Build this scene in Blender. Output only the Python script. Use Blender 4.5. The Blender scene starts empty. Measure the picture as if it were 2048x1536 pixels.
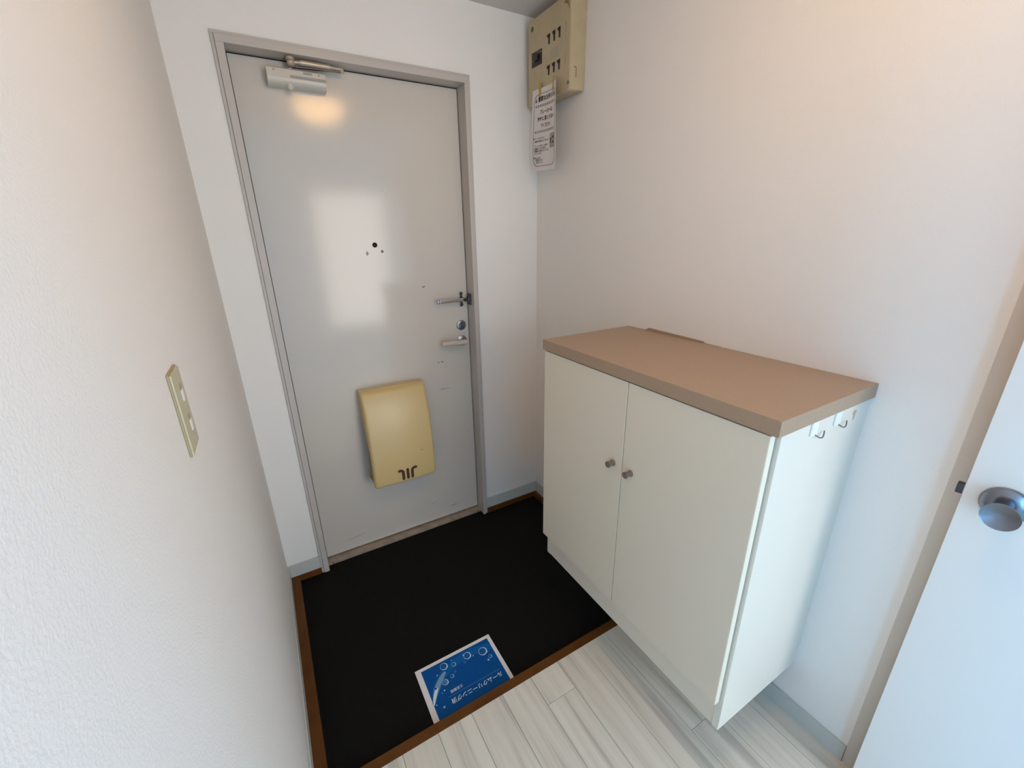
import bpy, bmesh, math, random
from mathutils import Vector, Matrix
random.seed(7)
S = bpy.context.scene
COL = S.collection

# ---------------------------------------------------------------- camera
CAM = Vector((0.129, -1.819, 1.4788))
F_PX, YAW, PITCH, ROLL = 843.07, 29.945, 19.545, -0.956
a, b, c = (math.radians(v) for v in (YAW, PITCH, ROLL))
fw = Vector((math.sin(a)*math.cos(b), math.cos(a)*math.cos(b), -math.sin(b)))
rt = Vector((math.cos(a), -math.sin(a), 0)); up = rt.cross(fw)
r2 = rt*math.cos(c) + up*math.sin(c); u2 = -rt*math.sin(c) + up*math.cos(c)
cam = bpy.data.cameras.new('camera'); cam_o = bpy.data.objects.new('camera', cam); COL.objects.link(cam_o)
cam.sensor_width = 36.0; cam.lens = F_PX/2048*36.0; cam.clip_start = 0.01; cam.clip_end = 100
M = Matrix((r2, u2, -fw)).transposed().to_4x4(); M.translation = CAM
cam_o.matrix_world = M
S.camera = cam_o

# ---------------------------------------------------------------- world, daylight, exposure
world = bpy.data.worlds.new('world'); S.world = world; world.use_nodes = True
bg = world.node_tree.nodes['Background']
bg.inputs[0].default_value = (0.62, 0.78, 1.0, 1); bg.inputs[1].default_value = 0.3
S.view_settings.view_transform = 'Standard'; S.view_settings.look = 'None'
S.view_settings.gamma = 1.0; S.view_settings.use_curve_mapping = False
S.view_settings.exposure = -0.15

def window_light(name, loc, rot, sx, sy, power, col):
    l = bpy.data.lights.new(name, 'AREA'); l.shape = 'RECTANGLE'; l.size = sx; l.size_y = sy
    l.energy = power; l.color = col
    o = bpy.data.objects.new(name, l); COL.objects.link(o); o.location = loc; o.rotation_euler = rot
    return o
# daylight standing in the window behind the camera, plus two added side lights
RY, RX0, RX1 = -3.8, -1.2, 2.5
window_light('daylight_window_1', (1.207, RY-0.03, 1.185), (math.radians(90), 0, 0), 0.90, 1.67, 35, (1.0, 0.98, 0.95))
window_light('added_daylight_2', (RX0-0.03, -3.15, 1.20), (0, math.radians(-90), 0), 1.7, 1.0, 108, (0.16, 0.54, 1.0))  # unseen left window, added for the bluish light on the right wall
window_light('added_daylight_3', (RX1+0.03, -3.15, 1.20), (0, math.radians(90), 0), 1.7, 1.0, 90, (0.20, 0.53, 1.0))  # unseen right window, added to brighten the near left wall
LAMP_STRENGTH = 19.8
LAMP_COL = (1.0, 0.57, 0.22)

# ---------------------------------------------------------------- materials
def lin(v):
    v /= 255.0
    return v/12.92 if v <= 0.04045 else ((v+0.055)/1.055)**2.4
def rgb(r, g, b): return (lin(r), lin(g), lin(b), 1)
MATS = {}
def mat(name, col, rough=0.5, metal=0.0, spec=0.5, bump=None, mottling=None, coat=0.0):
    m = bpy.data.materials.new(name); m.use_nodes = True
    nt = m.node_tree; p = nt.nodes['Principled BSDF']
    p.inputs['Base Color'].default_value = col
    p.inputs['Roughness'].default_value = rough
    p.inputs['Metallic'].default_value = metal
    p.inputs['Specular IOR Level'].default_value = spec
    p.inputs['Coat Weight'].default_value = coat
    tc = nt.nodes.new('ShaderNodeTexCoord')
    if mottling:
        sc, amt = mottling
        n = nt.nodes.new('ShaderNodeTexNoise'); n.inputs['Scale'].default_value = sc; n.inputs['Detail'].default_value = 4
        nt.links.new(tc.outputs['Object'], n.inputs['Vector'])
        r = nt.nodes.new('ShaderNodeValToRGB')
        r.color_ramp.elements[0].position = 0.3; r.color_ramp.elements[1].position = 0.7
        r.color_ramp.elements[0].color = tuple(x*(1-amt) for x in col[:3]) + (1,)
        r.color_ramp.elements[1].color = tuple(min(1, x*(1+amt*0.5)) for x in col[:3]) + (1,)
        nt.links.new(n.outputs['Fac'], r.inputs['Fac']); nt.links.new(r.outputs['Color'], p.inputs['Base Color'])
    if bump:
        sc, st, dist = bump
        n = nt.nodes.new('ShaderNodeTexNoise'); n.inputs['Scale'].default_value = sc; n.inputs['Detail'].default_value = 3
        nt.links.new(tc.outputs['Object'], n.inputs['Vector'])
        bp = nt.nodes.new('ShaderNodeBump'); bp.inputs['Strength'].default_value = st; bp.inputs['Distance'].default_value = dist
        nt.links.new(n.outputs['Fac'], bp.inputs['Height']); nt.links.new(bp.outputs['Normal'], p.inputs['Normal'])
    MATS[name] = m
    return m
mat('wallpaper', rgb(241, 237, 231), 0.75, bump=(300, 0.5, 0.0014))
mat('ceiling_paper', rgb(214, 209, 202), 0.85, bump=(260, 0.25, 0.001))
mat('door_paint', rgb(210, 202, 191), 0.125, spec=0.5)
mat('frame_paint', rgb(196, 188, 180), 0.35)
mat('jamb_paint', rgb(186, 176, 166), 0.4)
mat('sill_metal', rgb(178, 160, 142), 0.4, 0.2, mottling=(30, 0.25))
mat('black_sheet', rgb(13, 12, 12), 0.75, spec=0.18, mottling=(40, 0.3), bump=(500, 0.25, 0.0008))
mat('brown_trim', rgb(100, 60, 22), 0.42, spec=0.2, mottling=(14, 0.25))
mat('baseboard', rgb(196, 198, 192), 0.5)
mat('plank_base', rgb(120, 112, 104), 0.7)
mat('cabinet_white', rgb(236, 225, 204), 0.45)
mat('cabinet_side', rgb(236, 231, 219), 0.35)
mat('cabinet_rail', rgb(236, 227, 209), 0.5)
mat('cabinet_edge', rgb(238, 232, 212), 0.45)
mat('taupe_top', rgb(174, 149, 125), 0.42, mottling=(220, 0.05))
mat('knob_brown', rgb(120, 108, 100), 0.4)
mat('cream_plastic', rgb(212, 184, 128), 0.3, bump=(120, 0.05, 0.0005))
mat('cream_dark', rgb(140, 115, 75), 0.5)
mat('logo_brown', rgb(72, 42, 18), 0.5)
mat('beige_panel', rgb(192, 175, 140), 0.42, mottling=(25, 0.08))
mat('beige_panel_side', rgb(214, 200, 164), 0.42)
mat('black_plastic', rgb(24, 20, 22), 0.4)
mat('dark_brown_plastic', rgb(44, 28, 24), 0.45)
mat('green_sticker', rgb(84, 104, 38), 0.5)
mat('paper', rgb(232, 226, 222), 0.8)
mat('paper_white', rgb(236, 232, 230), 0.75)
mat('ink', rgb(30, 26, 28), 0.8)
mat('ink_grey', rgb(120, 114, 114), 0.8)
mat('ink_pale', rgb(168, 160, 156), 0.8)
mat('tape', rgb(196, 160, 72), 0.5)
mat('poster_blue', rgb(0, 82, 152), 0.5, spec=0.15)
mat('poster_light', rgb(228, 236, 244), 0.5)
mat('poster_mid', rgb(58, 124, 180), 0.45)
mat('poster_swoosh', rgb(120, 158, 196), 0.45)
mat('poster_arc', rgb(10, 98, 166), 0.5, spec=0.15)
mat('closer_paint', rgb(206, 200, 188), 0.32)
mat('closer_arm', rgb(196, 178, 158), 0.35, 0.3)
mat('steel', rgb(196, 196, 200), 0.22, 1.0)
mat('steel_brushed', rgb(176, 178, 186), 0.30, 1.0)
mat('steel_dark', rgb(88, 86, 90), 0.35, 1.0)
mat('steel_knob', rgb(132, 134, 142), 0.24, 1.0)
mat('gap_dark', rgb(30, 26, 24), 0.8)
mat('lever_plastic', rgb(200, 184, 172), 0.4)
mat('switch_plate', rgb(198, 190, 158), 0.4)
mat('switch_base', rgb(172, 156, 120), 0.45)
mat('switch_rocker', rgb(238, 238, 236), 0.35)
mat('glass_dark', rgb(6, 6, 8), 0.05)
mat('scuff', rgb(120, 108, 98), 0.6)
mat('stain', rgb(168, 156, 144), 0.5)
mat('bath_door', rgb(230, 224, 217), 0.45, bump=(200, 0.06, 0.0005))
mat('bath_frame', rgb(214, 207, 198), 0.45)
mat('residue', rgb(206, 190, 164), 0.7)
mat('hook_white', rgb(244, 248, 250), 0.35)
mat('hook_shadow_grey', rgb(120, 118, 122), 0.35, 0.4)
mat('alu_frame', rgb(170, 172, 174), 0.4, 0.6)
mat('torn_strip', rgb(170, 142, 116), 0.7)
def plank_mat():
    m = bpy.data.materials.new('vinyl_plank'); m.use_nodes = True; nt = m.node_tree; p = nt.nodes['Principled BSDF']
    p.inputs['Roughness'].default_value = 0.48; p.inputs['Specular IOR Level'].default_value = 0.4
    tc = nt.nodes.new('ShaderNodeTexCoord'); oi = nt.nodes.new('ShaderNodeObjectInfo')
    mp = nt.nodes.new('ShaderNodeMapping'); mp.inputs['Scale'].default_value = (34, 1.2, 1)
    ad = nt.nodes.new('ShaderNodeVectorMath'); ad.operation = 'MULTIPLY_ADD'
    nt.links.new(oi.outputs['Random'], ad.inputs[0]); ad.inputs[1].default_value = (3.1, 7.7, 5.3)
    nt.links.new(tc.outputs['Object'], ad.inputs[2]); nt.links.new(ad.outputs[0], mp.inputs['Vector'])
    n1 = nt.nodes.new('ShaderNodeTexNoise'); n1.inputs['Scale'].default_value = 1.0; n1.inputs['Detail'].default_value = 3; n1.inputs['Distortion'].default_value = 0.5
    nt.links.new(mp.outputs[0], n1.inputs['Vector'])
    mp2 = nt.nodes.new('ShaderNodeMapping'); mp2.inputs['Scale'].default_value = (170, 4, 1)
    nt.links.new(ad.outputs[0], mp2.inputs['Vector'])
    n2 = nt.nodes.new('ShaderNodeTexNoise'); n2.inputs['Scale'].default_value = 1.0; n2.inputs['Detail'].default_value = 2
    nt.links.new(mp2.outputs[0], n2.inputs['Vector'])
    mx = nt.nodes.new('ShaderNodeMath'); mx.operation = 'MULTIPLY_ADD'; mx.inputs[1].default_value = 0.18
    nt.links.new(n2.outputs['Fac'], mx.inputs[0]); nt.links.new(n1.outputs['Fac'], mx.inputs[2])
    r = nt.nodes.new('ShaderNodeValToRGB'); e = r.color_ramp.elements
    e[0].position = 0.40; e[0].color = rgb(196, 188, 176); e[1].position = 0.74; e[1].color = rgb(232, 226, 212)
    k = r.color_ramp.elements.new(0.54); k.color = rgb(220, 213, 199)
    nt.links.new(mx.outputs[0], r.inputs['Fac']); nt.links.new(r.outputs['Color'], p.inputs['Base Color'])
    bp = nt.nodes.new('ShaderNodeBump'); bp.inputs['Strength'].default_value = 0.12; bp.inputs['Distance'].default_value = 0.001
    nt.links.new(n2.outputs['Fac'], bp.inputs['Height']); nt.links.new(bp.outputs['Normal'], p.inputs['Normal'])
    MATS['plank'] = m
plank_mat()
def pane_mat():
    m = bpy.data.materials.new('window_glass'); m.use_nodes = True; nt = m.node_tree
    nt.nodes.remove(nt.nodes['Principled BSDF']); out = nt.nodes['Material Output']
    t = nt.nodes.new('ShaderNodeBsdfTransparent'); g = nt.nodes.new('ShaderNodeBsdfGlossy'); g.inputs['Roughness'].default_value = 0.02
    fr = nt.nodes.new('ShaderNodeFresnel'); fr.inputs['IOR'].default_value = 1.3; mx = nt.nodes.new('ShaderNodeMixShader')
    nt.links.new(fr.outputs[0], mx.inputs[0]); nt.links.new(t.outputs[0], mx.inputs[1]); nt.links.new(g.outputs[0], mx.inputs[2]); nt.links.new(mx.outputs[0], out.inputs['Surface'])
    MATS['window_glass'] = m
pane_mat()
def emit_mat(name, col, s):
    m = bpy.data.materials.new(name); m.use_nodes = True; p = m.node_tree.nodes['Principled BSDF']
    p.inputs['Base Color'].default_value = (0.9, 0.9, 0.9, 1)
    p.inputs['Emission Color'].default_value = col + (1,); p.inputs['Emission Strength'].default_value = s
    MATS[name] = m
emit_mat('lamp_opal', LAMP_COL, LAMP_STRENGTH)

# ---------------------------------------------------------------- mesh helpers (all vertices in world metres)
def world_loc(o):
    v = Vector((0, 0, 0))
    while o: v = v + o.location; o = o.parent
    return v
def tag(o, label=None, cat=None, group=None, kind=None):
    if label: o['label'] = label
    if cat: o['category'] = cat
    if group: o['group'] = group
    if kind: o['kind'] = kind
    return o
def thing(name, loc, label=None, cat=None, group=None, kind=None):
    o = bpy.data.objects.new(name, None); COL.objects.link(o); o.location = loc; o.empty_display_size = 0.05
    return tag(o, label, cat, group, kind)
def obj(name, bm, m, parent=None, label=None, cat=None, group=None, kind=None, smooth=True, angle=35):
    bmesh.ops.recalc_face_normals(bm, faces=bm.faces[:])
    me = bpy.data.meshes.new(name); bm.to_mesh(me); bm.free()
    me.materials.append(MATS[m])
    if smooth:
        for p in me.polygons: p.use_smooth = True
        me.set_sharp_from_angle(angle=math.radians(angle))
    o = bpy.data.objects.new(name, me); COL.objects.link(o)
    if smooth:
        wn = o.modifiers.new('weighted_normals', 'WEIGHTED_NORMAL'); wn.keep_sharp = True; wn.weight = 80
    if parent:
        o.parent = parent; o.location = -world_loc(parent)
    return tag(o, label, cat, group, kind)
def merge(bm, t):
    me = bpy.data.meshes.new('t'); t.to_mesh(me); t.free(); bm.from_mesh(me); bpy.data.meshes.remove(me)
def box(bm, x0, x1, y0, y1, z0, z1, bev=0.0, seg=2):
    t = bmesh.new(); bmesh.ops.create_cube(t, size=1)
    for v in t.verts:
        v.co = Vector((x0 if v.co.x < 0 else x1, y0 if v.co.y < 0 else y1, z0 if v.co.z < 0 else z1))
    if bev: bmesh.ops.bevel(t, geom=t.edges[:], offset=bev, segments=seg, affect='EDGES', profile=0.5, clamp_overlap=True)
    merge(bm, t); return bm
def B(*args, **k): return box(bmesh.new(), *args, **k)
def frame_of(axis):
    w = Vector(axis).normalized(); h = Vector((0, 0, 1)) if abs(w.z) < 0.9 else Vector((1, 0, 0))
    u = h.cross(w).normalized(); return u, w.cross(u), w
def lathe(bm, o, axis, prof, n=28):
    """prof: list of (radius, height along axis); closed with caps"""
    o = Vector(o); u, v, w = frame_of(axis); rings = []
    for r, h in prof:
        if r < 1e-6: rings.append([bm.verts.new(o + w*h)]); continue
        rings.append([bm.verts.new(o + w*h + (u*math.cos(2*math.pi*i/n) + v*math.sin(2*math.pi*i/n))*r) for i in range(n)])
    for A, Bq in zip(rings, rings[1:]):
        for i in range(n):
            j = (i+1) % n
            if len(A) == 1 and len(Bq) == 1: continue
            if len(A) == 1: bm.faces.new((A[0], Bq[i], Bq[j]))
            elif len(Bq) == 1: bm.faces.new((A[i], A[j], Bq[0]))
            else: bm.faces.new((A[i], A[j], Bq[j], Bq[i]))
    if len(rings[0]) > 1: bm.faces.new(rings[0][::-1])
    if len(rings[-1]) > 1: bm.faces.new(rings[-1])
    return bm
def tube(bm, pts, r, n=10):
    pts = [Vector(p) for p in pts]; rad = r if isinstance(r, (list, tuple)) else [r]*len(pts); rings = []
    prev = None
    for i, p in enumerate(pts):
        d = (pts[min(i+1, len(pts)-1)] - pts[max(i-1, 0)]).normalized()
        if prev is None: u, v, _ = frame_of(d)
        else:
            u = (prev - d*prev.dot(d)).normalized(); v = d.cross(u)
        prev = u
        rings.append([bm.verts.new(p + (u*math.cos(2*math.pi*k/n) + v*math.sin(2*math.pi*k/n))*rad[i]) for k in range(n)])
    for A, Bq in zip(rings, rings[1:]):
        for k in range(n): bm.faces.new((A[k], A[(k+1) % n], Bq[(k+1) % n], Bq[k]))
    bm.faces.new(rings[0][::-1]); bm.faces.new(rings[-1])
    return bm
def prism(bm, poly, fa, fb):
    """poly: 2D outline; fa, fb map 2D -> 3D for the two ends"""
    A = [bm.verts.new(fa(*p)) for p in poly]; Bq = [bm.verts.new(fb(*p)) for p in poly]; n = len(poly)
    bm.faces.new(A); bm.faces.new(Bq[::-1])
    for i in range(n): bm.faces.new((A[i], Bq[i], Bq[(i+1) % n], A[(i+1) % n]))
    return bm
def disc(n, cx, cy, rx, ry=None):
    ry = ry or rx
    return [(cx + rx*math.cos(2*math.pi*i/n), cy + ry*math.sin(2*math.pi*i/n)) for i in range(n)]
def text_data(body, width, bold=0.0, height=None):
    """glyph outlines as flat mesh data, bottom-left at 0,0, scaled to the given width"""
    cu = bpy.data.curves.new('t', 'FONT'); cu.body = body; cu.size = 1.0; cu.offset = bold; cu.resolution_u = 3
    o = bpy.data.objects.new('t', cu); COL.objects.link(o)
    bpy.context.view_layer.update()
    me = bpy.data.meshes.new_from_object(o.evaluated_get(bpy.context.evaluated_depsgraph_get()))
    vs = [v.co.copy() for v in me.vertices]; fs = [tuple(p.vertices) for p in me.polygons]
    bpy.data.objects.remove(o); bpy.data.curves.remove(cu); bpy.data.meshes.remove(me)
    x0 = min(v.x for v in vs); x1 = max(v.x for v in vs); y0 = min(v.y for v in vs); y1 = max(v.y for v in vs)
    s = width/(x1-x0); sy = s if height is None else height/(y1-y0)
    return [((v.x-x0)*s, (v.y-y0)*sy) for v in vs], fs
def add_text(bm, data, f):
    vs, fs = data; V = [bm.verts.new(f(*v)) for v in vs]
    for q in fs:
        try: bm.faces.new([V[i] for i in q])
        except ValueError: pass
    return bm

# ---------------------------------------------------------------- the setting
W = 1.33; ZC = 2.327; STEP = 0.03; YK = -0.912
D0, D1, DT = 0.1306, 0.999, 2.082           # entrance door frame, outer
J0, J1, JT = 0.163, 0.973, 2.051            # its opening
def struct(name, bm, m, label=None, cat=None, **k): return obj(name, bm, m, None, label, cat, kind='structure', **k)

bm = bmesh.new()
box(bm, RX0, D0+0.004, 0, 0.16, -0.1, ZC); box(bm, D1-0.004, RX1, 0, 0.16, -0.1, ZC); box(bm, D0+0.004, D1-0.004, 0, 0.16, DT-0.004, ZC)
struct('wall_back', bm, 'wallpaper', 'white papered wall around the steel entrance door', 'wall')
struct('wall_left', B(-0.12, 0, -2.5, 0, -0.1, ZC), 'wallpaper', 'white textured wallpaper wall carrying the light switch', 'wall')
BY0, BY1, BZ = -1.66, -2.36, 2.0            # bathroom doorway in the right wall
bm = bmesh.new()
box(bm, W, W+0.12, BY0, 0, -0.1, ZC); box(bm, W, W+0.12, -2.5, BY1, -0.1, ZC); box(bm, W, W+0.12, BY1, BY0, BZ, ZC)
struct('wall_right', bm, 'wallpaper', 'white papered wall behind the shoe cabinet', 'wall')
struct('ceiling', B(RX0-0.12, RX1+0.12, RY-0.12, 0.16, ZC, ZC+0.1), 'ceiling_paper', 'off-white papered ceiling above the entrance', 'ceiling')
# room behind the camera
bm = bmesh.new(); box(bm, RX0, -0.12, -2.5, -2.38, -0.1, ZC); box(bm, W+0.12, RX1, -2.5, -2.38, -0.1, ZC)
struct('wall_room', bm, 'wallpaper', 'white partition of the room behind the hall', 'wall')
def holed(name, at0, at1, axis, span, win, label):
    bm = bmesh.new(); (s0, s1), (w0, w1, z0, z1) = span, win
    for p0, p1, q0, q1 in ((s0, w0, -0.1, ZC), (w1, s1, -0.1, ZC), (w0, w1, -0.1, z0), (w0, w1, z1, ZC)):
        if axis == 'x': box(bm, at0, at1, p0, p1, q0, q1)
        else: box(bm, p0, p1, at0, at1, q0, q1)
    struct(name, bm, 'wallpaper', label, 'wall')
W1 = (0.758, 1.656, 0.35, 2.02); W2 = (-3.65, -2.65, 0.35, 2.05)
holed('wall_front', RY-0.12, RY, 'y', (RX0-0.12, RX1+0.12), W1, 'white outer wall with the tall window')
holed('wall_far_left', RX0-0.12, RX0, 'x', (RY, 0.16), W2, 'white outer wall on the left of the room')
holed('wall_far_right', RX1, RX1+0.12, 'x', (RY, 0.16), W2, 'white outer wall on the right of the room')
def window(name, a0, a1, z0, z1, axis, at, label, mullion=True):
    t = thing(name, (at if axis == 'x' else (a0+a1)/2, (a0+a1)/2 if axis == 'x' else at, z0), label, 'window', kind='structure')
    def bar(p0, p1, q0, q1, nm='window_frame'):
        bm = B(at-0.02, at+0.02, p0, p1, q0, q1) if axis == 'x' else B(p0, p1, at-0.02, at+0.02, q0, q1)
        obj(nm, bm, 'alu_frame', t)
    bar(a0, a0+0.04, z0, z1); bar(a1-0.04, a1, z0, z1); bar(a0+0.04, a1-0.04, z0, z0+0.04); bar(a0+0.04, a1-0.04, z1-0.04, z1)
    obj('window_pane', B(at-0.003, at+0.003, a0+0.04, a1-0.04, z0+0.04, z1-0.04) if axis == 'x' else B(a0+0.04, a1-0.04, at-0.003, at+0.003, z0+0.04, z1-0.04), 'window_glass', t)
    m = (a0+a1)/2
    if mullion: bar(m-0.025, m+0.025, z0+0.04, z1-0.04, 'window_mullion')
window('window_1', *W1, 'y', RY+0.005, 'tall aluminium window facing the entrance door', False)
window('added_window_2', *W2, 'x', RX0+0.005, 'unseen aluminium window added in the left wall for bluish light')
window('added_window_3', *W2, 'x', RX1-0.005, 'unseen aluminium window added in the right wall for side light')

# floors
struct('floor_entry', B(0, W, YK, 0.11, -0.1, 0), 'black_sheet', 'black sunken entrance floor in front of the steel door', 'floor')
fl = struct('floor', B(RX0-0.12, RX1+0.12, RY-0.12, -0.944, -0.1, STEP-0.006), 'plank_base', 'pale grey streaked vinyl plank floor of the hall', 'floor')
PW = 0.1125; gap = 0.0005
cols = [0.687 + PW*k for k in range(-7, 6)]
offs = {0: -1.05, 3: -1.337, -1: -1.62, 1: -1.80, 2: -1.70, 4: -1.82, 5: -1.76, -2: -1.72, -3: -1.58, -4: -1.66, -5: -1.75, -6: -1.60, -7: -1.80}
for k, x in zip(range(-7, 6), cols):
    x0, x1 = max(0.0, x), min(W, x+PW)
    if x1-x0 < 0.003: continue
    cuts = [-0.944, offs[k], -2.5] if offs[k]+0.9 > -0.944 else [-0.944, offs[k]+0.9, offs[k], -2.5]
    for q0, q1 in zip(cuts, cuts[1:]):
        obj('plank', B(x0+gap, x1-gap, q1+gap, q0-gap, STEP-0.006, STEP, bev=0.0005, seg=1), 'plank', fl, smooth=False)
obj('plank', B(RX0, RX1, RY, -2.5, STEP-0.006, STEP), 'plank', fl, 'plank floor of the room behind', smooth=False)
# brown edging
struct('trim_1', B(0, W, -0.944, YK, 0, STEP+0.0005, bev=0.003), 'brown_trim', 'brown step edge between black entrance floor and pale planks', 'step edge')
bm = bmesh.new(); box(bm, 0, 0.040, YK, 0, 0, STEP, bev=0.002)
struct('trim_2', bm, 'brown_trim', 'brown edging strip along the left wall of the entrance', 'edging')
struct('trim_3', B(0.040, D0, -0.013, 0, 0, STEP, bev=0.002), 'brown_trim', 'short brown edging strip left of the door frame', 'edging')
struct('trim_4', B(D1, 1.304, -0.013, 0, 0, STEP, bev=0.002), 'brown_trim', 'short brown edging strip right of the door frame', 'edging')
struct('trim_5', B(1.304, W, YK, 0, 0, STEP, bev=0.002), 'brown_trim', 'brown edging strip along the right wall below the cabinet', 'edging')
BB = 0.062
struct('baseboard_left', B(0, 0.006, -2.5, -0.008, STEP, STEP+BB, bev=0.0015), 'baseboard', 'grey baseboard along the left wall', 'baseboard')
bm = bmesh.new(); box(bm, 0, D0, -0.008, 0, STEP, STEP+BB, bev=0.0015); box(bm, D1, W, -0.008, 0, STEP, STEP+BB, bev=0.0015)
struct('baseboard_back', bm, 'baseboard', 'grey baseboard on both sides of the entrance door', 'baseboard')
struct('baseboard_right', B(W-0.008, W, -1.610, -0.008, STEP, STEP+BB, bev=0.0015), 'baseboard', 'grey baseboard below the cabinet on the right wall', 'baseboard')

# ---------------------------------------------------------------- entrance door
DY = 0.06                                     # inner face of the leaf
dr = thing('door_1', (0.568, DY, 0), 'grey-white painted steel entrance door with frame and lever handle', 'door', kind='structure')
bm = bmesh.new()
for x0, x1 in ((D0, D0+0.009), (D1-0.009, D1)): box(bm, x0, x1, -0.009, 0.14, 0, DT-0.009, bev=0.001)
box(bm, D0, D1, -0.009, 0.14, DT-0.009, DT, bev=0.001)
for x0, x1 in ((D0+0.0095, J0), (J1, D1-0.0095)): box(bm, x0, x1, -0.014, 0.14, 0, JT, bev=0.0012)
box(bm, D0+0.0095, D1-0.0095, -0.014, 0.14, JT, DT-0.0095, bev=0.0012)
fr = obj('door_frame', bm, 'frame_paint', dr)
leaf = obj('door_leaf', B(J0+0.003, J1-0.0025, DY, DY+0.038, 0.020, JT-0.004, bev=0.0015), 'door_paint', dr)
bm = bmesh.new(); box(bm, J0, J1, DY+0.004, 0.14, JT-0.004, JT-0.0001)      # rebates behind the leaf's gap
box(bm, J1-0.0025, J1, DY+0.006, 0.14, 0.02, JT); box(bm, J0, J0+0.003, DY+0.006, 0.14, 0.02, JT)
obj('door_gasket', bm, 'gap_dark', dr)
sill = obj('door_sill', B(J0, J1, 0.022, 0.11, 0, 0.014, bev=0.001), 'sill_metal', dr, 'beige metal door sill')
for sx in (J0+0.022, J1-0.018):
    obj('screw', lathe(bmesh.new(), (sx, 0.0225, 0.007), (0, -1, 0), [(0.0035, 0), (0.003, 0.0012), (0, 0.0012)], 14), 'gap_dark', sill)
# peephole
pe = obj('peephole', lathe(bmesh.new(), (0.565, DY, 1.446), (0, -1, 0), [(0.0098, 0), (0.0098, 0.003), (0.0082, 0.004), (0.0082, 0.003), (0, 0.003)], 28), 'black_plastic', dr, 'black peephole')
obj('lens', lathe(bmesh.new(), (0.565, DY-0.003, 1.446), (0, -1, 0), [(0.0078, 0), (0.006, 0.0024), (0.003, 0.0036), (0, 0.004)], 24), 'glass_dark', pe)
# scuffs and stains on the paint (their own shapes)
def blot(name, pts, m, dy=0.0004):
    bm = bmesh.new(); prism(bm, pts, lambda x, z: Vector((x, DY-dy, z)), lambda x, z: Vector((x, DY, z)))
    obj(name, bm, m, leaf, smooth=False)
blot('stain', disc(14, 0.5304, 1.4135, 0.0055, 0.0085), 'stain'); blot('stain', disc(14, 0.5927, 1.4194, 0.0055, 0.006), 'scuff')
blot('scuff_mark', [(0.750, 1.262), (0.757, 1.2575), (0.766, 1.262), (0.769, 1.2665), (0.760, 1.2645)], 'scuff')
blot('scuff_mark', [(0.796, 0.8985), (0.803, 0.8955), (0.809, 0.897), (0.803, 0.9005)], 'scuff')
blot('scuff_mark', [(0.813, 0.8985), (0.822, 0.896), (0.830, 0.9), (0.821, 0.902)], 'scuff')
blot('scuff_mark', [(0.790, 0.761), (0.810, 0.7575), (0.838, 0.7572), (0.865, 0.7535), (0.838, 0.7588), (0.812, 0.7605)], 'scuff')
blot('scuff_mark', [(0.70, 0.128), (0.712, 0.126), (0.735, 0.131), (0.716, 0.1295)], 'stain')
blot('scuff_mark', [(0.24, 0.075), (0.31, 0.079), (0.36, 0.088), (0.31, 0.082)], 'stain')
blot('scuff_mark', [(0.80, 0.075), (0.83, 0.071), (0.85, 0.079), (0.826, 0.077)], 'stain')
# lever handle
HX, HZ = 0.930, 0.992
hd = obj('lever_rose', lathe(bmesh.new(), (HX, DY, HZ), (0, -1, 0), [(0.025, 0), (0.025, 0.004), (0.021, 0.0075), (0.011, 0.009), (0.010, 0.040), (0, 0.040)], 32), 'steel_brushed', dr, 'round metal lever rose')
bm = bmesh.new()
box(bm, HX-0.118, HX+0.014, 0.006, 0.024, 0.981, 1.004, bev=0.007, seg=3)
for v in bm.verts:
    tt = (HX - v.co.x)/0.118; v.co.z += -0.0 + 0.004*tt; v.co.y += 0.004*max(0, tt)
obj('lever', bm, 'lever_plastic', dr, 'beige lever handle')
# thumb-turn lock
lk = obj('lock_rose', lathe(bmesh.new(), (0.931, DY, 1.068), (0, -1, 0), [(0.024, 0), (0.024, 0.005), (0.021, 0.008), (0.017, 0.009), (0.015, 0.006), (0, 0.006)], 32), 'steel_brushed', dr, 'round thumb-turn lock')
obj('thumb_turn', B(0.928, 0.935, DY-0.022, DY-0.005, 1.053, 1.083, bev=0.002), 'steel_dark', lk)
# door guard: swinging bar, hinge plate with two ears, catch on the frame
gd = obj('guard_plate', lathe(bmesh.new(), (0.939, DY, 1.192), (0, -1, 0), [(0.012, 0), (0.012, 0.008), (0.009, 0.014), (0, 0.014)], 20), 'steel_dark', dr, 'dark steel door guard plate')
for dz in (-0.026, 0.026):
    e_ = obj('guard_ear', lathe(bmesh.new(), (0.938, DY, 1.192+dz), (0, -1, 0), [(0.009, 0), (0.009, 0.003), (0.005, 0.004), (0.0045, 0.006), (0, 0.0065)], 18), 'steel_dark', gd)
obj('guard_web', B(0.933, 0.944, DY-0.004, DY, 1.168, 1.216, bev=0.001), 'steel_dark', gd)
bm = bmesh.new()
box(bm, 0.818, 0.936, 0.020, 0.029, 1.1845, 1.2025, bev=0.003, seg=3)
obj('guard_bar', bm, 'steel', dr, 'polished steel guard bar')
obj('guard_bar_tip', B(0.804, 0.819, 0.017, 0.033, 1.184, 1.201, bev=0.004, seg=3), 'steel_brushed', dr)
bm = bmesh.new()
box(bm, J1-0.0065, J1-0.0005, 0.016, 0.052, 1.166, 1.218, bev=0.002); box(bm, J1-0.018, J1-0.006, 0.012, 0.034, 1.180, 1.204, bev=0.003)
obj('guard_catch', bm, 'steel_dark', dr, 'guard catch screwed to the frame')
obj('guard_knob', lathe(bmesh.new(), (J1-0.018, 0.022, 1.192), (-1, -0.2, 0), [(0.006, 0), (0.004, 0.006), (0.008, 0.010), (0.008, 0.014), (0, 0.016)], 18), 'steel_dark', dr)

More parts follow.
